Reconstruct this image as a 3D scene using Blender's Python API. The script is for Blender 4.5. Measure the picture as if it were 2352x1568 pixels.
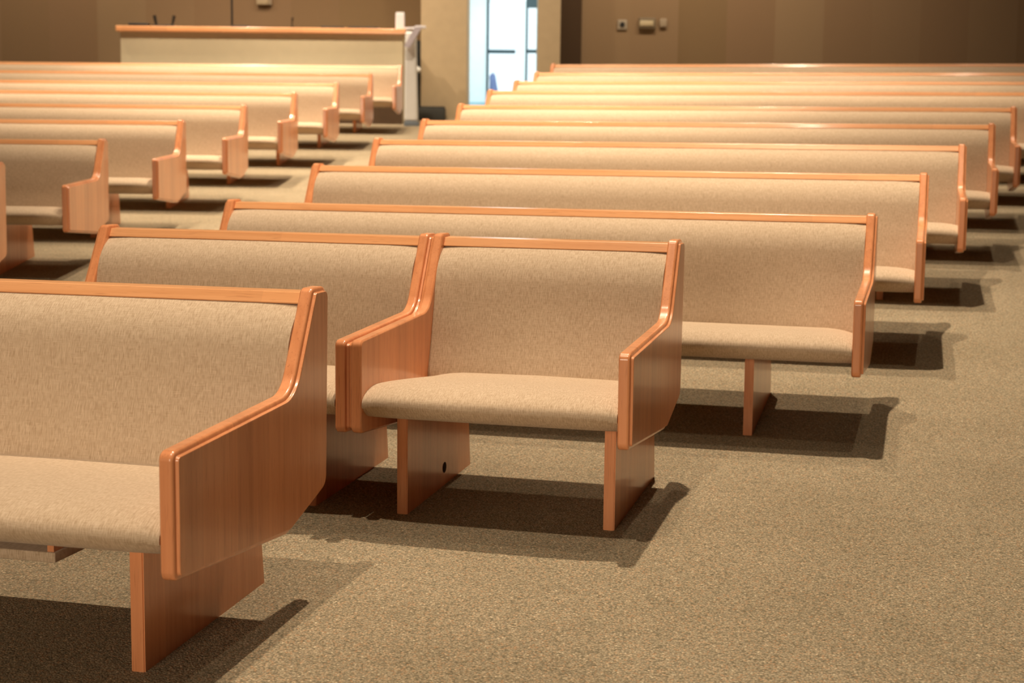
import bpy, bmesh, math, random
from mathutils import Matrix, Vector
S = bpy.context.scene
for o in list(bpy.data.objects): bpy.data.objects.remove(o)
C = S.collection
random.seed(4)

# ------------------------------------------------------------ camera
W, HH = 2352, 1568
F, CAMH, PITCH, ROLL = 3577.887, 1.1956, 0.1268, 0.0114
cd = bpy.data.cameras.new('camera'); cam = bpy.data.objects.new('camera', cd); C.objects.link(cam)
cd.sensor_fit = 'HORIZONTAL'; cd.sensor_width = 36; cd.lens = F/W*36
cd.clip_start = .05; cd.clip_end = 200
right = Vector((1, 0, 0)); fwd = Vector((0, math.cos(PITCH), -math.sin(PITCH))); up = right.cross(fwd)
r2 = right*math.cos(ROLL)+up*math.sin(ROLL); u2 = up*math.cos(ROLL)-right*math.sin(ROLL)
M = Matrix((r2, u2, -fwd)).transposed().to_4x4(); M.translation = Vector((0, 0, CAMH))
cam.matrix_world = M
cd.dof.use_dof = True; cd.dof.focus_distance = 4.4; cd.dof.aperture_fstop = 4.6; cd.dof.aperture_blades = 0
S.camera = cam

# ------------------------------------------------------------ world, exposure
w = bpy.data.worlds.new('world'); S.world = w; w.use_nodes = True
w.node_tree.nodes['Background'].inputs[0].default_value = (.86, .96, 1, 1)
w.node_tree.nodes['Background'].inputs[1].default_value = 1.7
S.view_settings.view_transform = 'Standard'; S.view_settings.look = 'None'
S.view_settings.exposure = 0; S.view_settings.gamma = 1
S.view_settings.use_curve_mapping = False

# ------------------------------------------------------------ lamps: recessed ceiling spots and added unseen fills
CEIL = 8.6
LAMP = (1.0, .82, .605)
def add_spot(x, y, power, z=CEIL-.15, cone=92, col=LAMP, size=.055, aim=None, blend=.9):
    l = bpy.data.lights.new('room_spot', 'SPOT'); l.energy = power; l.color = col
    l.spot_size = math.radians(cone); l.spot_blend = blend; l.shadow_soft_size = size
    o = bpy.data.objects.new('room_spot', l); C.objects.link(o); o.location = (x, y, z)
    if aim: o.rotation_euler = (Vector(aim)-Vector((x, y, z))).to_track_quat('-Z', 'Y').to_euler()
    return o
# house lights over the pews
for (x, y, p, c_) in [(.35, 6.6, 2850, 66), (.35, 9.2, 1800, 62), (-1.5, 2.0, 1600, 66), (1.9, 4.6, 300, 70),
                  (-3.3, 10.8, 1150, 50), (-4.4, 13.2, 850, 54), (-.9, 11.6, 2150, 54), (1.6, 11.8, 1500, 62), (3.6, 12.0, 460, 66),
                  (-5.6, 14.6, 850, 66), (-3.2, 14.6, 1750, 60), (-.8, 14.0, 2000, 62), (1.7, 14.2, 1900, 64),
                  (-5.8, 17.6, 1250, 66), (-3.2, 17.3, 2000, 62), (-.8, 16.5, 1700, 62), (1.9, 16.4, 1600, 66), (4.6, 15.0, 520, 70),
                  (-1.2, 19.2, 500, 60), (-4.4, 19.4, 600, 66)]:
    add_spot(x, y, p, cone=c_)
# unseen soft fill added low, left behind the camera, to light pew fronts
al = bpy.data.lights.new('front_fill', 'AREA'); al.shape = 'RECTANGLE'; al.size = 3.2; al.size_y = 1.3; al.energy = 380; al.color = LAMP
ao = bpy.data.objects.new('front_fill', al); C.objects.link(ao); ao.location = (-3.6, -5.5, 2.3)
ao.rotation_euler = (Vector((-.4, 6, .5))-ao.location).to_track_quat('-Z', 'Y').to_euler()
# unseen spots added to brighten the back wall and booth front
for x, p in ((-6.9, 420), (-3.9, 250), (-1.9, 170), (-.5, 110), (1.7, 430), (3.6, 240), (5.2, 60)):
    add_spot(x, 20.0, p, cone=130, aim=(x, 22.6, 2.4), z=6.1)
add_spot(-4.2, 18.3, 800, cone=70, aim=(-3.4, 20.6, 2.0), z=6.1)
add_spot(-1.9, 18.3, 480, cone=70, aim=(-1.5, 20.6, 2.0), z=6.1)
# unseen cool light added to brighten the vestibule
add_spot(.0, 24.0, 520, z=4.5, cone=170, col=(.82, .96, 1), size=.4)

# ------------------------------------------------------------ helpers
def nd(nt, t, **k):
    n = nt.nodes.new(t)
    for a, b in k.items():
        if a.startswith('i_'):
            n.inputs[int(a[2:]) if a[2:].isdigit() else a[2:].replace('_', ' ')].default_value = b
        else: setattr(n, a, b)
    return n
def base(name, col=(.5, .5, .5), rough=.6, spec=.5, metal=0):
    m = bpy.data.materials.new(name); m.use_nodes = True
    b = m.node_tree.nodes['Principled BSDF']
    b.inputs['Base Color'].default_value = (*col, 1); b.inputs['Roughness'].default_value = rough
    b.inputs['Specular IOR Level'].default_value = spec; b.inputs['Metallic'].default_value = metal
    return m, m.node_tree, b
def ramp(nt, pts):
    r = nd(nt, 'ShaderNodeValToRGB'); e = r.color_ramp.elements
    e[0].position, e[0].color = pts[0][0], (*pts[0][1], 1); e[1].position, e[1].color = pts[-1][0], (*pts[-1][1], 1)
    for p, c in pts[1:-1]:
        x = e.new(p); x.color = (*c, 1)
    return r
def mixc(nt, a, b, f, mode='MIX'):
    n = nd(nt, 'ShaderNodeMix', data_type='RGBA', blend_type=mode)
    for s, v in ((n.inputs[6], a), (n.inputs[7], b), (n.inputs[0], f)):
        if hasattr(v, 'links'): nt.links.new(v, s)
        else: s.default_value = v if not isinstance(v, tuple) else (*v, 1)
    return n.outputs[2]

def wood(name, axis, light=(.80, .338, .153), dark=(.69, .270, .115), rough=.30, strips=True):
    m, nt, b = base(name, rough=rough, spec=.5); L = nt.links.new
    tc = nd(nt, 'ShaderNodeTexCoord'); oi = nd(nt, 'ShaderNodeObjectInfo')
    add = nd(nt, 'ShaderNodeVectorMath', operation='ADD'); sc = nd(nt, 'ShaderNodeVectorMath', operation='SCALE')
    cmb = nd(nt, 'ShaderNodeCombineXYZ')
    for i in range(3): L(oi.outputs['Random'], cmb.inputs[i])
    L(cmb.outputs[0], sc.inputs[0]); sc.inputs['Scale'].default_value = 37
    L(tc.outputs['Object'], add.inputs[0]); L(sc.outputs[0], add.inputs[1])
    mp = nd(nt, 'ShaderNodeMapping'); L(add.outputs[0], mp.inputs[0])
    s = {'x': (1.2, 40, 40), 'z': (40, 40, 1.2)}[axis]; mp.inputs['Scale'].default_value = s
    n1 = nd(nt, 'ShaderNodeTexNoise'); L(mp.outputs[0], n1.inputs[0]); n1.inputs['Scale'].default_value = 1.0; n1.inputs['Detail'].default_value = 5
    r1 = ramp(nt, [(.30, dark), (.62, light)]); L(n1.outputs[0], r1.inputs[0])
    mp2 = nd(nt, 'ShaderNodeMapping'); L(add.outputs[0], mp2.inputs[0])
    mp2.inputs['Scale'].default_value = {'x': (12, 260, 260), 'z': (260, 260, 12)}[axis]
    n2 = nd(nt, 'ShaderNodeTexNoise'); L(mp2.outputs[0], n2.inputs[0]); n2.inputs['Scale'].default_value = 1; n2.inputs['Detail'].default_value = 2
    r2_ = ramp(nt, [(.28, (.66, .56, .50)), (.40, (1, 1, 1))]); L(n2.outputs[0], r2_.inputs[0])
    c = mixc(nt, r1.outputs[0], r2_.outputs[0], .55, 'MULTIPLY')
    if strips:   # glued-up staves
        sx = nd(nt, 'ShaderNodeSeparateXYZ'); L(tc.outputs['Object'], sx.inputs[0])
        mu = nd(nt, 'ShaderNodeMath', operation='MULTIPLY'); L(sx.outputs[1 if axis == 'z' else 0], mu.inputs[0]); mu.inputs[1].default_value = 11.0 if axis == 'z' else 1.7
        ad = nd(nt, 'ShaderNodeMath', operation='ADD'); L(mu.outputs[0], ad.inputs[0]); L(oi.outputs['Random'], ad.inputs[1])
        fl = nd(nt, 'ShaderNodeMath', operation='FLOOR'); L(ad.outputs[0], fl.inputs[0])
        wn = nd(nt, 'ShaderNodeTexWhiteNoise', noise_dimensions='1D'); L(fl.outputs[0], wn.inputs['W'])
        r3 = ramp(nt, [(0, (.91, .89, .88)), (1, (1.05, 1.03, 1.0))]); L(wn.outputs[0], r3.inputs[0])
        c = mixc(nt, c, r3.outputs[0], 1.0, 'MULTIPLY')
    L(c, b.inputs['Base Color'])
    b.inputs['Coat Weight'].default_value = .5; b.inputs['Coat Roughness'].default_value = .13
    bp = nd(nt, 'ShaderNodeBump'); bp.inputs['Strength'].default_value = .06; bp.inputs['Distance'].default_value = .001
    L(n2.outputs[0], bp.inputs['Height']); L(bp.outputs[0], b.inputs['Normal'])
    return m
WOODV = wood('varnished oak, upright grain', 'z')
WOODR = wood('varnished oak rail', 'x', light=(.92, .47, .22), dark=(.80, .37, .155))

def fabric():
    m, nt, b = base('tan woven upholstery', rough=.92, spec=.12); L = nt.links.new
    tc = nd(nt, 'ShaderNodeTexCoord'); oi = nd(nt, 'ShaderNodeObjectInfo')
    mp = nd(nt, 'ShaderNodeMapping'); L(tc.outputs['Object'], mp.inputs[0]); mp.inputs['Scale'].default_value = (420, 60, 60)
    n = nd(nt, 'ShaderNodeTexNoise'); L(mp.outputs[0], n.inputs[0]); n.inputs['Scale'].default_value = 1; n.inputs['Detail'].default_value = 3
    mpb = nd(nt, 'ShaderNodeMapping'); L(tc.outputs['Object'], mpb.inputs[0]); mpb.inputs['Scale'].default_value = (40, 500, 500)
    nb = nd(nt, 'ShaderNodeTexNoise'); L(mpb.outputs[0], nb.inputs[0]); nb.inputs['Scale'].default_value = 1; nb.inputs['Detail'].default_value = 2
    # diagonal twill
    mp2 = nd(nt, 'ShaderNodeMapping'); L(tc.outputs['Object'], mp2.inputs[0]); mp2.inputs['Rotation'].default_value = (0, 0, 0)
    w1 = nd(nt, 'ShaderNodeTexWave', wave_type='BANDS', bands_direction='DIAGONAL'); L(mp2.outputs[0], w1.inputs[0]); w1.inputs['Scale'].default_value = 180; w1.inputs['Distortion'].default_value = 1.0
    w1.inputs['Detail'].default_value = 2; w1.inputs['Detail Scale'].default_value = 6
    a1 = nd(nt, 'ShaderNodeMath', operation='MULTIPLY_ADD'); L(w1.outputs['Fac'], a1.inputs[0]); a1.inputs[1].default_value = .30; L(n.outputs[0], a1.inputs[2])
    a2 = nd(nt, 'ShaderNodeMath', operation='MULTIPLY_ADD'); L(nb.outputs[0], a2.inputs[0]); a2.inputs[1].default_value = .5; L(a1.outputs[0], a2.inputs[2])
    r = ramp(nt, [(.62, (.36, .235, .135)), (.90, (.54, .395, .255)), (1.15, (.66, .50, .34))])
    mr = nd(nt, 'ShaderNodeMapRange'); L(a2.outputs[0], mr.inputs[0]); mr.inputs[1].default_value = .55; mr.inputs[2].default_value = 1.3
    r = ramp(nt, [(.12, (.41, .290, .185)), (.48, (.56, .425, .297)), (.85, (.68, .535, .39))]); L(mr.outputs[0], r.inputs[0])
    L(r.outputs[0], b.inputs['Base Color'])
    b.inputs['Sheen Weight'].default_value = .12; b.inputs['Sheen Roughness'].default_value = .5
    bp = nd(nt, 'ShaderNodeBump'); bp.inputs['Strength'].default_value = .35; bp.inputs['Distance'].default_value = .0012
    L(a2.outputs[0], bp.inputs['Height']); L(bp.outputs[0], b.inputs['Normal'])
    return m
FAB = fabric()

def carpet():
    m, nt, b = base('speckled loop carpet', rough=.97, spec=.08); L = nt.links.new
    tc = nd(nt, 'ShaderNodeTexCoord')
    v = nd(nt, 'ShaderNodeTexVoronoi', feature='F1'); L(tc.outputs['Object'], v.inputs[0]); v.inputs['Scale'].default_value = 185
    n = nd(nt, 'ShaderNodeTexNoise'); L(tc.outputs['Object'], n.inputs[0]); n.inputs['Scale'].default_value = 150; n.inputs['Detail'].default_value = 3
    nL = nd(nt, 'ShaderNodeTexNoise'); L(tc.outputs['Object'], nL.inputs[0]); nL.inputs['Scale'].default_value = 1.6; nL.inputs['Detail'].default_value = 3
    wn = nd(nt, 'ShaderNodeTexWhiteNoise', noise_dimensions='3D'); L(v.outputs['Color'], wn.inputs[0])
    r = ramp(nt, [(.0, (.20, .17, .115)), (.3, (.33, .28, .20)), (.55, (.36, .30, .205)), (.78, (.46, .38, .265)), (.93, (.42, .27, .16)), (1, (.62, .53, .38))])
    L(wn.outputs[0], r.inputs[0])
    dk = ramp(nt, [(.15, (1.12, 1.12, 1.12)), (.75, (.58, .56, .52))]); L(v.outputs['Distance'], dk.inputs[0])
    c = mixc(nt, r.outputs[0], dk.outputs[0], .85, 'MULTIPLY')
    lg = ramp(nt, [(.3, (.90, .89, .87)), (.7, (1.06, 1.06, 1.06))]); L(nL.outputs[0], lg.inputs[0])
    c = mixc(nt, c, lg.outputs[0], 1.0, 'MULTIPLY'); L(c, b.inputs['Base Color'])
    bp = nd(nt, 'ShaderNodeBump', invert=True); bp.inputs['Strength'].default_value = .7; bp.inputs['Distance'].default_value = .003
    L(v.outputs['Distance'], bp.inputs['Height']); L(bp.outputs[0], b.inputs['Normal'])
    return m
CARPET = carpet()

def plain(name, col, rough=.6, spec=.4, metal=0, var=.08, scale=8):
    m, nt, b = base(name, col, rough, spec, metal); L = nt.links.new
    tc = nd(nt, 'ShaderNodeTexCoord'); n = nd(nt, 'ShaderNodeTexNoise'); L(tc.outputs['Object'], n.inputs[0]); n.inputs['Scale'].default_value = scale; n.inputs['Detail'].default_value = 4
    lo = tuple(c*(1-var) for c in col); hi = tuple(min(1, c*(1+var)) for c in col)
    r = ramp(nt, [(.3, lo), (.7, hi)]); L(n.outputs[0], r.inputs[0]); L(r.outputs[0], b.inputs['Base Color'])
    return m
def panel_wall():
    # fabric-wrapped panels: alternating nap, thin joints
    m, nt, b = base('brown fabric wall panels', rough=.95, spec=.1); L = nt.links.new
    tc = nd(nt, 'ShaderNodeTexCoord'); sx = nd(nt, 'ShaderNodeSeparateXYZ'); L(tc.outputs['Object'], sx.inputs[0])
    mu = nd(nt, 'ShaderNodeMath', operation='MULTIPLY_ADD'); L(sx.outputs[0], mu.inputs[0]); mu.inputs[1].default_value = 1/.69; mu.inputs[2].default_value = .64
    fl = nd(nt, 'ShaderNodeMath', operation='FLOOR'); L(mu.outputs[0], fl.inputs[0])
    wn = nd(nt, 'ShaderNodeTexWhiteNoise', noise_dimensions='1D'); L(fl.outputs[0], wn.inputs['W'])
    r = ramp(nt, [(0, (.235, .155, .082)), (.5, (.255, .162, .092)), (1, (.30, .205, .118))]); L(wn.outputs[0], r.inputs[0])
    n = nd(nt, 'ShaderNodeTexNoise'); L(tc.outputs['Object'], n.inputs[0]); n.inputs['Scale'].default_value = 90
    rr = ramp(nt, [(.3, (.93, .93, .93)), (.7, (1.05, 1.05, 1.05))]); L(n.outputs[0], rr.inputs[0])
    L(mixc(nt, r.outputs[0], rr.outputs[0], 1.0, 'MULTIPLY'), b.inputs['Base Color'])
    return m
PANELS = panel_wall()
BEIGE = plain('beige painted plaster', (.48, .370, .232), .8, .2, var=.03)
CREAM = plain('cream painted plaster', (.68, .585, .40), .8, .2, var=.02)
WHITE = plain('white paint', (.80, .80, .78), .6, .3, var=.02)
VWHITE = plain('vestibule white paint', (.82, .88, .88), .6, .3, var=.02)
DARKB = plain('dark brown pier shade', (.075, .047, .028), .95, .1, var=.05, scale=40)
BLACK = plain('black plastic', (.018, .018, .017), .45, .4, var=.2)
DGREY = plain('dark grey painted metal', (.035, .065, .075), .4, .5, var=.05)
BLUEG = plain('blue grey plinth', (.16, .19, .22), .6, .3, var=.05)
CEILM = plain('ceiling tile', (.13, .10, .07), .9, .1, var=.05)
STEEL = plain('brushed steel', (.62, .58, .52), .25, .5, 1, var=.04)
LAV = plain('pale lavender plastic', (.50, .46, .52), .5, .3, var=.1, scale=30)
PAPER = plain('white paper', (.82, .80, .84), .7, .2, var=.05, scale=60)
TANP = plain('tan plastic', (.36, .28, .19), .5, .3, var=.03)
LENS = plain('frosted emergency lamp', (.55, .45, .28), .3, .5, var=.03)
HOLE = plain('dark knot hole', (.05, .026, .016), .9, .1, var=.2, scale=60)
TILE = plain('vestibule floor tile', (.62, .70, .72), .3, .4, var=.04)
BLUE = plain('navy blue cloth', (.16, .20, .36), .8, .2, var=.2, scale=20)
def glass():
    m = bpy.data.materials.new('clear door glass'); m.use_nodes = True; nt = m.node_tree; nt.nodes.clear()
    o = nd(nt, 'ShaderNodeOutputMaterial'); mx = nd(nt, 'ShaderNodeMixShader'); t = nd(nt, 'ShaderNodeBsdfTransparent'); g = nd(nt, 'ShaderNodeBsdfGlossy')
    t.inputs[0].default_value = (.93, .97, .98, 1); g.inputs['Roughness'].default_value = .02; mx.inputs[0].default_value = .06
    nt.links.new(t.outputs[0], mx.inputs[1]); nt.links.new(g.outputs[0], mx.inputs[2]); nt.links.new(mx.outputs[0], o.inputs[0])
    return m
GLASS = glass()

def link(name, bm, mat, parent=None, smooth=None, loc=None):
    bmesh.ops.recalc_face_normals(bm, faces=bm.faces[:])
    me = bpy.data.meshes.new(name); bm.to_mesh(me); bm.free()
    me.materials.append(mat)
    if smooth:
        me.polygons.foreach_set('use_smooth', [True]*len(me.polygons)); me.set_sharp_from_angle(angle=math.radians(smooth))
    o = bpy.data.objects.new(name, me); C.objects.link(o)
    if smooth and mat in (WOODV, WOODR, WHITE, PAPER): o.modifiers.new('weighted', 'WEIGHTED_NORMAL').keep_sharp = True
    if parent: o.parent = parent
    if loc: o.location = loc
    return o
def box(bm, x0, x1, y0, y1, z0, z1, bev=0):
    vs = [bm.verts.new(p) for p in ((x0, y0, z0), (x1, y0, z0), (x1, y1, z0), (x0, y1, z0), (x0, y0, z1), (x1, y0, z1), (x1, y1, z1), (x0, y1, z1))]
    fs = [bm.faces.new([vs[i] for i in f]) for f in ((0, 3, 2, 1), (4, 5, 6, 7), (0, 1, 5, 4), (1, 2, 6, 5), (2, 3, 7, 6), (3, 0, 4, 7))]
    if bev:
        es = list({e for f in fs for e in f.edges})
        bmesh.ops.bevel(bm, geom=es, offset=bev, segments=3, affect='EDGES', profile=.5)
    return bm
def bx(x0, x1, y0, y1, z0, z1, bev=0): return box(bmesh.new(), x0, x1, y0, y1, z0, z1, bev)
def tube(bm, pts, r, n=12):
    pts = [Vector(p) for p in pts]; rings = []
    for i, p in enumerate(pts):
        d = (pts[min(i+1, len(pts)-1)]-pts[max(i-1, 0)]).normalized()
        a = d.orthogonal().normalized(); b = d.cross(a)
        rr = r[i] if isinstance(r, (list, tuple)) else r
        rings.append([bm.verts.new(p+(a*math.cos(t)+b*math.sin(t))*rr) for t in [2*math.pi*k/n for k in range(n)]])
    for A, B in zip(rings, rings[1:]):
        for k in range(n): bm.faces.new((A[k], A[(k+1) % n], B[(k+1) % n], B[k]))
    bm.faces.new(rings[0]); bm.faces.new(rings[-1][::-1])
    return bm
def thing(name, label, cat, loc=(0, 0, 0), rotz=0, group=None):
    o = bpy.data.objects.new(name, None); C.objects.link(o); o.location = loc; o.rotation_euler = (0, 0, rotz)
    o['label'] = label; o['category'] = cat; o.empty_display_size = .1
    if group: o['group'] = group
    return o
def tag(o, label, cat, group=None):
    o['label'] = label; o['category'] = cat
    if group: o['group'] = group
    return o
def struct(o, label=None):
    o['kind'] = 'structure'
    if label: o['label'] = label
    return o

# ------------------------------------------------------------ floor (level in front, rising towards the doors)
VD, V1, S1, S2, CL, BL = 4.4382, 6.068, .0409, .1061, .3502, .1006
def sp(t, k): return k*(math.log1p(math.exp(-abs(t)/k)))+max(t, 0)*1.0 if t < 40*k else t
def floor_z(x, y):
    v = .2474*x+.9689*y
    r = S1*(v-VD)+(S2-S1)*sp(v-V1, .15)
    l = sp(CL+BL*(y-.02*x-10), .04)
    if y < 6.5: l = max(l, 0) if False else l
    xa = -2.2+(y-7)*.123
    t = min(1, max(0, (x-xa+.55)/1.1)); t = t*t*(3-2*t)
    k = min(1, max(0, (y-5.2)/1.6)); k = k*k*(3-2*k)
    t = 1-(1-t)*k
    return r*t+l*(1-t)
bm = bmesh.new()
nx, ny = 90, 150
X0, X1, Y0, Y1 = -11., 11., -6., 22.7
g = [[bm.verts.new((X0+(X1-X0)*i/nx, Y0+(Y1-Y0)*j/ny, floor_z(X0+(X1-X0)*i/nx, Y0+(Y1-Y0)*j/ny))) for i in range(nx+1)] for j in range(ny+1)]
for j in range(ny):
    for i in range(nx): bm.faces.new((g[j][i], g[j][i+1], g[j+1][i+1], g[j+1][i]))
struct(link('floor', bm, CARPET, smooth=60))

# ------------------------------------------------------------ pew
T = .0351; H = .86
OUT = [(0, .2878, .022), (0, .5748, .022), (.657, .604, .10), (.802, .86, .022), (.903, .86, .03), (.885, .315, .05), (.627, .243, .07)]
def rounded(poly):
    out = []; n = len(poly)
    for i, (y, z, r) in enumerate(poly):
        p = Vector((y, z)); a = (Vector(poly[i-1][:2])-p).normalized(); b = (Vector(poly[(i+1) % n][:2])-p).normalized()
        ang = a.angle(b); t = r/math.tan(ang/2); c = p+(a+b).normalized()*(r/math.sin(ang/2))
        s = p+a*t; e = p+b*t
        a0 = math.atan2(s.y-c.y, s.x-c.x); a1 = math.atan2(e.y-c.y, e.x-c.x); d = (a1-a0+math.pi) % (2*math.pi)-math.pi
        for k in range(9): out.append(c+Vector((math.cos(a0+d*k/8), math.sin(a0+d*k/8)))*r)
    return out
OUTL = rounded(OUT)
def inset(pts, d):
    n = len(pts); res = []
    area = sum(pts[i].x*pts[(i+1) % n].y-pts[(i+1) % n].x*pts[i].y for i in range(n))
    sgn = 1 if area > 0 else -1
    for i in range(n):
        t1 = (pts[i]-pts[i-1]).normalized(); t2 = (pts[(i+1) % n]-pts[i]).normalized()
        n1 = Vector((-t1.y, t1.x))*sgn; n2 = Vector((-t2.y, t2.x))*sgn
        m = n1+n2; m = m/max(.3, m.dot(m)/2) if m.length > 1e-6 else n1
        res.append(pts[i]+m*d)
    return res
def panel_mesh(side):
    bm = bmesh.new(); rings = []
    for x, d in [(-T, .007), (-T+.0015, .003), (-T+.005, 0), (-T+.0065, 0), (-.0085, 0), (-.007, 0), (-.003, .0012), (-.0008, .004), (0, .0075), (.0006, .0115), (.0022, .0125), (.0065, .0125), (.0085, .0137), (.0092, .016)]:
        rings.append([bm.verts.new((x*side, p.x, p.y)) for p in inset(OUTL, d)])
    n = len(OUTL)
    for A, B in zip(rings, rings[1:]):
        for k in range(n): bm.faces.new((A[k], A[(k+1) % n], B[(k+1) % n], B[k]))
    bm.faces.new(rings[0]); bm.faces.new(rings[-1])
    bmesh.ops.recalc_face_normals(bm, faces=bm.faces[:])
    me = bpy.data.meshes.new('end_panel'); bm.to_mesh(me); bm.free(); me.materials.append(WOODV)
    me.polygons.foreach_set('use_smooth', [True]*len(me.polygons)); me.set_sharp_from_angle(angle=math.radians(38))
    return me
PANEL_R, PANEL_L = panel_mesh(1), panel_mesh(-1)

def cushion(L, front, back, drop, ctr, dropd=None, crown=False):
    """profile ring (d, z) swept along x from -L+T to -T, with the corners drawn in a little at both ends"""
    prof = front+back; bm = bmesh.new(); rings = []
    xs = []; a, b = -L+T+.0005, -T-.0005
    for s in (0, .006, .016, .032, .055, .085, .13): xs.append(s)
    xs = xs+[(b-a)/2]+[(b-a)-s for s in reversed(xs)]
    for s in xs:
        e = min(s, (b-a)-s); q = math.exp(-e/.05)+.12*math.exp(-e/.2); k = 1-drop*q; kd = 1-(drop if dropd is None else dropd)*q
        rings.append([bm.verts.new((a+s, ctr[0]+(p[0]-ctr[0])*(kd if i < len(front) else 1), ctr[1]+(p[1]-ctr[1])*(k if i < len(front) and p[1] > ctr[1] else 1))) for i, p in enumerate(prof)])
    if crown:
        for s, ring in zip(xs, rings):
            e = min(s, (b-a)-s); q = math.exp(-e/.055)
            for v, p in zip(ring, prof):
                if p[1] > .375: v.co.z -= q*(.008+.024*min(1, max(0, (p[0]-.1)/.4)))
    n = len(prof)
    for A, B in zip(rings, rings[1:]):
        for k in range(n): bm.faces.new((A[k], A[(k+1) % n], B[(k+1) % n], B[k]))
    bm.faces.new(rings[0]); bm.faces.new(rings[-1])
    return bm
def catmull(P, k=4):
    out = []
    for i in range(len(P)-1):
        p0, p1, p2, p3 = P[max(i-1, 0)], P[i], P[i+1], P[min(i+2, len(P)-1)]
        for j in range(k):
            t = j/k
            out.append(tuple(.5*((2*p1[c])+(-p0[c]+p2[c])*t+(2*p0[c]-5*p1[c]+4*p2[c]-p3[c])*t*t+(-p0[c]+3*p1[c]-3*p2[c]+p3[c])*t**3) for c in (0, 1)))
    out.append(P[-1]); return out
SEAT = catmull([(.16, .320), (.075, .328), (.030, .338), (-.002, .357), (-.020, .382), (-.006, .409), (.05, .430), (.16, .438), (.34, .426), (.50, .411), (.61, .402), (.655, .398)])
BACKF = catmull([(.630, .36), (.636, .40), (.667, .50), (.694, .60), (.711, .68), (.722, .722), (.741, .760), (.770, .792), (.806, .8165)])
def legs_bm(root, xa, xb, d0=.203, d1=.896, top=.335):
    th = root.rotation_euler[2]; c, s = math.cos(th), math.sin(th); o = root.location
    bm = bmesh.new(); vs = []
    for z in (0, 1):
        for (x, d) in ((xa, d0), (xb, d0), (xb, d1), (xa, d1)):
            if z == 0:
                wx, wy = o.x+x*c-d*s, o.y+x*s+d*c; zz = floor_z(wx, wy)-o.z-.003
                dd = d
            else: zz = top if d == d0 else .30; dd = d if d == d0 else min(d, .86)
            vs.append(bm.verts.new((x, dd, zz)))
    for f in ((0, 3, 2, 1), (4, 5, 6, 7), (0, 1, 5, 4), (1, 2, 6, 5), (2, 3, 7, 6), (3, 0, 4, 7)): bm.faces.new([vs[i] for i in f])
    bmesh.ops.bevel(bm, geom=bm.edges[:], offset=.003, segments=2, affect='EDGES')
    return bm
def pew(x, y, th, L, z, inset_, label, group, rack=False, knot=False):
    root = thing('pew', label, 'pew', (x, y, z), th, group)
    bm = cushion(L, SEAT, [(.655, .34), (.3, .315)], .05, (.35, .36), .05, True); link('seat_cushion', bm, FAB, root, smooth=50)
    bm = cushion(L, BACKF, [(.845, .8165), (.845, .78), (.78, .58), (.72, .36)], .025, (.80, .58)); link('back_cushion', bm, FAB, root, smooth=50)
    bm = bx(-L+T, -T, .806, .868, .8165, .8475, .004)
    for v_ in bm.verts:
        if v_.co.z > .832: v_.co.y += .013 if v_.co.y < .83 else 0
        if v_.co.y > .84 and v_.co.z > .832: v_.co.z += .002
    link('top_rail', bm, WOODR, root, smooth=40)
    for me, xx in ((PANEL_R, 0), (PANEL_L, -L)):
        o = bpy.data.objects.new('end_panel', me); C.objects.link(o); o.parent = root; o.location = (xx, 0, 0)
        o.modifiers.new('weighted', 'WEIGHTED_NORMAL').keep_sharp = True
    tl = .0356
    for i, (a, b) in enumerate(((-inset_-tl, -inset_), (-L+inset_, -L+inset_+tl))):
        lg = link('leg', legs_bm(root, a, b), WOODV, root, smooth=40)
        if knot and i == 1:
            bm = bmesh.new(); n = 20; A = []; B = []
            for k in range(n):
                t = 2*math.pi*k/n
                A.append(bm.verts.new((b+.0006, .588+.021*math.cos(t), .071+.019*math.sin(t)))); B.append(bm.verts.new((b+.0016, .588+.016*math.cos(t), .071+.014*math.sin(t))))
            for k in range(n): bm.faces.new((A[k], A[(k+1) % n], B[(k+1) % n], B[k]))
            bm.faces.new(B); bm.faces.new(A[::-1]); pl = link('hole_plug', bm, HOLE, lg); pl['label'] = 'dark round plug low on the leg'
    if rack:
        rk = link('book_rack', bx(-1.0, -.50, .345, .62, .200, .226, .003), FAB, root, smooth=40); rk['label'] = 'fabric-edged shelf hung under the seat'
        for xa in (-.525, -1.0+.005):
            link('rack_hanger', bx(xa, xa+.018, .352, .60, .226, .330), WOODV, rk)
    return root

RB, LB, FB = 'long pews in the block right of the aisle', 'pews in the block left of the aisle', 'short pews at the front'
pew(-.7283, 3.2935, -.2564, 1.30, -.0491, .1838, 'nearest short oak pew, cut off at the left edge, shelf hung under its tan seat', FB, rack=True)
pew(-.5128, 4.743, -.269, 1.3017, .0124, .1831, 'short tan pew behind the nearest one, left of the side-by-side pair', FB)
pew(.3445, 4.4927, -.269, .8696, .0152, .0785, 'smallest two-seat tan pew in the middle, right of the side-by-side pair', FB, knot=True)
def zr(v): return S1*(v-VD)+(S2-S1)*sp(v-V1, .15)
rows = [(1.2878, 5.687, -.2646, 2.9268, .0619), (1.8419, 6.9844, -.2598, 3.2617, .2117), (2.3946, 8.2704, -.256, 3.6039, .3578), (2.9342, 9.5088, -.2558, 3.9312, .4997), (3.4707, 10.7704, -.2567, 4.2664, .6433)]
ordr = ['first long tan pew directly behind the short pair, its right end over the carpet', 'second long tan pew back in the right-hand block, right end showing', 'third long tan pew back in the right-hand block, right end showing',
        'fourth long tan pew back in the right-hand block', 'fifth long tan pew back, the last with both ends in view',
        'sixth long tan pew back on the right, running out of frame', 'seventh long tan pew back on the right, blurred, below the glass door',
        'second pew from the back wall in the right-hand block', 'rearmost pew of the right-hand block, below the brown wall']
for i, (x, y, th, L, z) in enumerate(rows): pew(x, y, th, L, z, .4144, ordr[i], RB)
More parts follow.
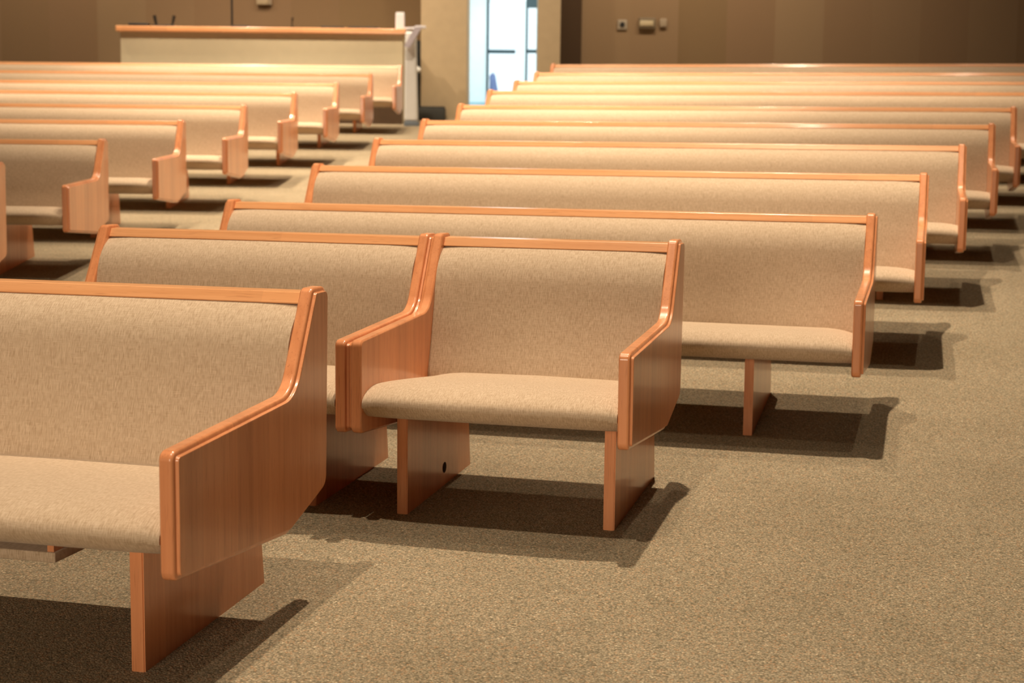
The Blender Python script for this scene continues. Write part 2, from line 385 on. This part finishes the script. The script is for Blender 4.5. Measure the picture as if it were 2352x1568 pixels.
# far rows given by their left front corner
for i, (lx, ly, L, z) in enumerate([(-.440, 13.10, 4.65, None), (-.21, 14.35, 5.0, None), (.0, 15.65, 5.5, None), (.208, 17.167, 6.4, None)]):
    th = -.2567; x = lx+L*math.cos(th); y = ly+L*math.sin(th)
    q = .4; z = floor_z(lx+q, ly+.3)
    pew(x, y, th, L, z, .4144, ordr[5+i], RB)
left = [(-2.9430, 8.09, -.0215, 3.0, .195), (-2.7289, 9.5533, -.0205, 3.4, .3329), (-2.5163, 11.0364, -.018, 3.8, .4813), (-2.3001, 12.5338, -.02, 4.1, .6318), (-2.0934, 14.1166, -.022, 4.5, .7905),
        (-1.8646, 15.6057, -.023, 4.9, .9405), (-1.6613, 17.3176, -.0216, 5.3, 1.1121), (-1.4499, 19.1231, -.0207, 5.8, 1.2936)]
lab = ['left-block pew of which only a sliver of the right end shows at the left edge', 'frontmost left-block pew with seat and end panel in view', 'second left-block pew in view, third row from the left edge sliver',
       'third left-block pew in view, mid aisle', 'fourth left-block pew in view, strongly lit', 'fifth left-block pew in view, third from the sound booth',
       'left-block pew one row in front of the rearmost', 'rearmost left-block pew, right in front of the cream sound booth']
for i, (x, y, th, L, z) in enumerate(left): pew(x, y, th, L, z, .505, lab[i], LB)

# ------------------------------------------------------------ room shell
YW = 22.6
def at(u, v, Y):
    a, b = u-W/2, v-HH/2; c, s = math.cos(ROLL), math.sin(ROLL); U = a*c+b*s; V = -a*s+b*c
    cp, sn = math.cos(PITCH), math.sin(PITCH); d = Vector((U/F, cp-V/F*sn, -sn-V/F*cp)); return Vector((0, 0, CAMH))+d*(Y/d.y)
struct(link('ceiling', bx(-11, 11, -6, YW+.2, CEIL, CEIL+.1), CEILM))
struct(link('wall_left', bx(-11.1, -11, -6, YW+.2, -1, CEIL), PANELS))
struct(link('wall_right', bx(11, 11.1, -6, YW+.2, -1, CEIL), PANELS))
struct(link('wall_front', bx(-11, 11, -6.1, -6, -1, CEIL), PANELS))
DX0, DX1, DTOP = -.655, .305, 4.3
bm = bmesh.new(); box(bm, -11, DX0-.3, YW, YW+.2, 1, CEIL); box(bm, DX1+.2, 11, YW, YW+.2, 1, CEIL); box(bm, DX0-.3, DX1+.3, YW, YW+.2, DTOP, CEIL)
struct(link('wall_back', bm, PANELS))
# beige door surround standing forward of the wall
bm = bmesh.new(); box(bm, -1.285, DX0, 21.5, YW+.2, 1.3, CEIL, .01); struct(link('trim_1', bm, BEIGE), 'beige painted pier left of the doorway')
bm = bmesh.new(); box(bm, DX1, .610, 21.5, YW+.2, 1.3, CEIL, .01); struct(link('trim_2', bm, BEIGE), 'beige painted pier right of the doorway')
bm = bmesh.new(); box(bm, DX0, DX1, 21.5, YW+.2, DTOP, CEIL); struct(link('trim_3', bm, BEIGE), 'beige header above the doorway')
struct(link('pier_shade', bx(.62, .94, YW-.05, YW, 1.4, CEIL), DARKB), 'dark brown upright strip painting the shade beside the doorway pier')  # thin dark board, the pier's shade on the wall put into its colour
# vestibule
zf = floor_z(-.2, 22.5)
struct(link('floor_vestibule', bx(-2.2, 2.2, YW+.1, 26.6, zf-.1, zf+.0), TILE))
bm = bmesh.new(); box(bm, -2.3, -2.2, YW+.2, 26.6, zf, 4.6); struct(link('wall_vestibule_left', bm, VWHITE))
bm = bmesh.new(); box(bm, 2.2, 2.3, YW+.2, 26.6, zf, 4.6); struct(link('wall_vestibule_right', bm, VWHITE))
struct(link('ceiling_vestibule', bx(-2.3, 2.3, YW+.2, 26.6, 4.6, 4.7), VWHITE))
YV = 25.6
def vx(u): return at(u, 100, YV).x
def vz(v): return at(1150, v, YV).z
# white wall left of the glass door, with skirting
bm = bmesh.new(); box(bm, -2.2, vx(1119), YV, YV+.12, zf, 4.6); struct(link('wall_vestibule_back', bm, VWHITE))
struct(link('baseboard_vestibule', bx(-2.2, vx(1119)-.01, YV-.02, YV, zf, zf+.16), plain('pale blue skirting', (.42, .62, .68), .5)))
# glass door
dr = bpy.data.objects.new('door_1', None); C.objects.link(dr); dr.location = (vx(1120), YV, zf); struct(dr, 'glazed outer door with a dark push bar')
def child(name, bm, m, p): 
    o = link(name, bm, m, p); return o
ox = vx(1120); a, b = vx(1123)-ox, vx(1207)-ox; zt = vz(2)-zf
bm = bmesh.new(); box(bm, vx(1118)-ox, a, -.03, .05, 0, zt+.05); child('frame_edge', bm, DGREY, dr)
bm = bmesh.new(); box(bm, b-.09, b, -.01, .04, 0, zt); box(bm, a, b-.09, -.01, .04, zt-.02, zt+.06); box(bm, a, b-.09, -.01, .04, 0, .2); child('door_frame', bm, VWHITE, dr)
child('pane', bx(a, b-.09, .01, .02, .2, zt-.02), GLASS, dr)
zb_ = vz(119)-zf; child('push_bar', bx(a, vx(1184)-ox, -.09, -.05, zb_-.03, zb_+.03, .008), DGREY, dr)
# sidelight window with two lights
wd = bpy.data.objects.new('window_1', None); C.objects.link(wd); wd.location = (vx(1207), YV, zf); struct(wd, 'narrow sidelight with two bright panes')
ox = vx(1207); x1, x2, x3 = vx(1212)-ox, vx(1232)-ox, vx(1262)-ox
z1, z2, z3 = vz(17)-zf, vz(113)-zf, vz(121)-zf
bm = bmesh.new(); box(bm, 0, x1, -.02, .06, 0, 2.9); box(bm, x2, x3, -.02, .06, 0, 2.9); box(bm, x1, x2, -.02, .06, z1, 2.9); box(bm, x1, x2, -.02, .06, z3, z2); box(bm, x1, x2, -.02, .06, 0, .12)
child('window_frame', bm, DGREY, wd)
bm = bmesh.new(); box(bm, x1, x2, .01, .02, z2, z1); child('pane', bm, GLASS, wd)
bm = bmesh.new(); box(bm, x1, x2, .01, .02, .12, z3); child('pane', bm, GLASS, wd)
bm = bmesh.new(); box(bm, vx(1262), 2.2, YV, YV+.12, zf, 4.6); box(bm, vx(1118), vx(1262), YV, YV+.12, max(zf+zt+.06, zf+2.9), 4.6); struct(link('wall_vestibule_door', bm, VWHITE))
# blue coat on a stand seen low behind the door edge
t = thing('coat_stand', 'dark blue coat hanging low just inside the glass door', 'coat stand', (vx(1134), YV-.35, zf))
bm = bmesh.new(); tube(bm, [(0, 0, 0), (0, 0, .62)], .012); link('pole', bm, BLACK, t, smooth=60)
bm = bmesh.new(); tube(bm, [(0, 0, .22), (.01, 0, .34), (0, 0, .46), (-.01, 0, .56), (0, 0, .60)], [.045, .07, .055, .05, .03], 16); link('coat', bm, BLUE, t, smooth=60)
# dark door leaf between booth and pier
d2 = struct(link('door_2', bx(-1.40, -1.285, 21.52, YW, 1.58, 2.56), BLACK), 'dark door edge between booth and beige pier')

# ------------------------------------------------------------ wall devices
def wall_at(u, v): p = at(u, v, YW); return p
p = wall_at(1429, 57); t = thing('thermostat', 'square pale thermostat with dark dial, leftmost of the three wall devices', 'thermostat', (p.x, YW, p.z))
link('backplate', bx(-.068, .068, -.03, 0, -.07, .07, .008), plain('pale plastic', (.36, .30, .22), .5), t, smooth=40)
bm = bmesh.new(); tube(bm, [(0, -.03, 0), (0, -.042, 0)], .036, 24); link('dial', bm, BLACK, t, smooth=40)
p = wall_at(1486, 55); t = thing('emergency_light', 'wide tan wall unit between the thermostat and the small box', 'wall light', (p.x, YW, p.z))
link('housing', bx(-.12, .12, -.07, 0, -.07, .085, .012), plain('olive housing', (.20, .15, .09), .6), t, smooth=40)
link('lens', bx(-.11, .085, -.085, -.06, -.035, .04, .01), LENS, t, smooth=40)
p = wall_at(1523, 53); o = tag(link('wall_box', bx(-.05, .05, -.05, 0, -.06, .06, .012), TANP, smooth=40, loc=(p.x, YW, p.z)), 'small tan box, rightmost of the three wall devices', 'switch box')
p = wall_at(607, 2); t = thing('speaker_box', 'small beige box high on the wall above the sound booth', 'wall box', (p.x, YW, p.z))
link('housing', bx(-.10, .07, -.08, 0, -.06, .16, .01), plain('beige plastic', (.42, .33, .21), .5), t, smooth=40); link('side_bracket', bx(.07, .11, -.05, 0, -.055, .15), TANP, t)

# ------------------------------------------------------------ sound booth
YB = 20.6
bL, bR = at(277, 90, YB).x, at(925, 90, YB).x; bz0 = floor_z(-3, YB); zt_ = at(600, 76, YB).z; zt2 = at(600, 63, YB).z
t = thing('sound_booth', 'cream half-wall sound booth with an oak counter top behind the pews', 'sound booth', (bL, YB, bz0))
bm = bmesh.new(); box(bm, 0, bR-bL, 0, .12, 0, zt_-bz0); box(bm, 0, .12, .12, 1.9, 0, zt_-bz0); box(bm, bR-bL-.12, bR-bL, .12, 1.9, 0, zt_-bz0); link('half_wall', bm, CREAM, t)
link('base_strip', bx(0, bR-bL, -.015, 0, -.02, at(880, 238, YB).z-bz0), plain('dark brown lower strip', (.10, .062, .036), .8, .2, var=.05), t)  # thin dark strip over the foot of the half wall
bm = bmesh.new(); box(bm, -.05, bR-bL+.04, -.06, .45, zt_-bz0, zt2-bz0, .012); link('counter_top', bm, WOODR, t, smooth=40)
TOP = zt2
# things on the counter
def px(u, Y=YB+.15): return at(u, 60, Y).x
def hz(v, Y=YB+.15): return at(600, v, Y).z-at(600, 63, Y).z
o = tag(link('laptop', bx(-.13, .13, -.1, .1, 0, .045, .01), BLACK, smooth=40, loc=(px(321), YB+.15, TOP)), 'flat black device at the left end of the booth counter', 'laptop')
t = thing('music_stand', 'small black stand with two upright prongs on the counter', 'stand', (px(377), YB+.15, TOP))
link('base_plate', bx(-.15, .15, -.06, .06, 0, .028, .01), BLACK, t, smooth=40)
for sx_, dx in ((-.095, -.03), (.10, .035)):
    bm = bmesh.new(); tube(bm, [(sx_, 0, .02), (sx_+dx*.5, 0, .07), (sx_+dx, 0, .15)], [.012, .018, .022]); link('prong', bm, BLACK, t, smooth=50)
t = thing('microphone_stand', 'tall thin dark pole standing behind the booth counter', 'microphone stand', (px(533, 21.6), 21.6, floor_z(-3.8, 21.6)))
bm = bmesh.new(); tube(bm, [(0, 0, 0), (0, 0, 1.62)], .014); link('pole', bm, BLACK, t, smooth=50)
bm = bmesh.new(); tube(bm, [(0, 0, 0), (0, 0, .03)], .14, 24); link('base', bm, BLACK, t, smooth=40)
bm = bmesh.new(); tube(bm, [(0, 0, 1.6), (0, -.02, 1.68), (0, -.03, 1.74)], [.02, .028, .02]); link('microphone', bm, BLACK, t, smooth=50)
t = thing('gooseneck_microphone', 'short gooseneck microphone on the middle of the booth counter', 'microphone', (px(671), YB+.15, TOP))
bm = bmesh.new(); tube(bm, [(0, 0, 0), (0, 0, .018)], .045, 20); link('base', bm, BLACK, t, smooth=40)
bm = bmesh.new(); tube(bm, [(0, 0, .01), (0, 0, .08), (.01, -.02, .14)], [.008, .008, .016]); link('stem', bm, BLACK, t, smooth=50)
for u0, u1, lb in ((532, 572, 'low black case left of the gooseneck microphone'), (738, 792, 'low black mixer right of the gooseneck microphone'), (800, 870, 'low black case nearest the white box on the counter')):
    c_ = (px(u0)+px(u1))/2; hw = (px(u1)-px(u0))/2
    tag(link('equipment_case', bx(-hw, hw, -.1, .14, 0, .03, .008), BLACK, smooth=40, loc=(c_, YB+.17, TOP)), lb, 'equipment', 'low cases on the booth counter')
t = thing('tissue_box', 'upright white box at the right end of the booth counter', 'box', (px(919), YB+.12, TOP))
link('carton', bx(-.055, .06, -.05, .05, 0, .205, .012), PAPER, t, smooth=40)
link('lid', bx(-.05, .055, -.045, .045, .205, .222, .004), WHITE, t, smooth=40)
bm = bmesh.new()
for k in range(7):
    r = random.Random(k); x_ = .02*k; box(bm, x_, x_+.05, -.04+r.random()*.03, .05, .004*k*.3, .02+.012*r.random()+.004*k*.3)
tag(link('paper_pile', bm, PAPER, loc=(px(929), YB+.1, TOP)), 'untidy pile of white papers beside the upright white box', 'papers', None)['kind'] = 'stuff'
# white end cabinet with plinth
YC = 20.36
cL, cR = at(928, 290, YC).x, at(959, 290, YC).x; cz = floor_z(-1.33, YC)
t = thing('end_cabinet', 'tall narrow white cabinet at the right end of the booth', 'cabinet', (cL, YC, cz))
ct = at(940, 72, YC).z-cz
link('plinth', bx(.0, cR-cL+.01, -.01, .17, -.02, .06, .006), BLUEG, t, smooth=40)
bm = bx(0, cR-cL, 0, .16, .06, ct, .03)
for v_ in bm.verts:
    if v_.co.z > 1: v_.co.x = .01+v_.co.x*.80
link('body', bm, WHITE, t, smooth=40)
# brochure rack leaning out from the cabinet top right
t = thing('brochure_rack', 'tilted white brochure rack on the top corner of the white cabinet', 'brochure rack', (at(936, 100, YC).x, YC-.02, at(946, 105, YC).z))
bm = bmesh.new()
vs = [(-.04, 0, -.01), (.03, 0, -.03), (.19, 0, .23), (.10, 0, .23)]
A = [bm.verts.new(p) for p in vs]; B = [bm.verts.new((p[0], -.07, p[2])) for p in vs]
bm.faces.new(A); bm.faces.new(B[::-1])
for k in range(4): bm.faces.new((A[k], A[(k+1) % 4], B[(k+1) % 4], B[k]))
link('tray', bm, LAV, t)
link('leaflets', bx(.10, .24, -.065, -.01, .215, .25, .004), PAPER, t, smooth=40)
# round knob on the dark door
bm = bmesh.new(); tube(bm, [(0, 0, 0), (.02, -.05, .015), (.035, -.09, .03)], [.012, .012, .012]); tube(bm, [(.035, -.09, .03), (.04, -.10, .034), (.05, -.13, .045)], [.03, .048, .03], 16)
kn = link('door_knob', bm, WHITE, d2, smooth=50); kn.location = (at(953, 166, 21.5).x, 21.515, at(953, 166, 21.5).z)
# low black case on the floor by the pier
q = at(995, 262, 21.2); fz_ = floor_z(-1.1, 21.2)
t = thing('floor_case', 'low black case on the carpet against the beige pier', 'case', (q.x, 21.2, fz_))
link('body', bx(-.20, .16, -.05, .25, 0, .17, .01), plain('charcoal case', (.05, .05, .045), .6), t, smooth=40)
link('lid', bx(-.19, .15, -.04, .24, .17, .19, .004), BLACK, t, smooth=40)
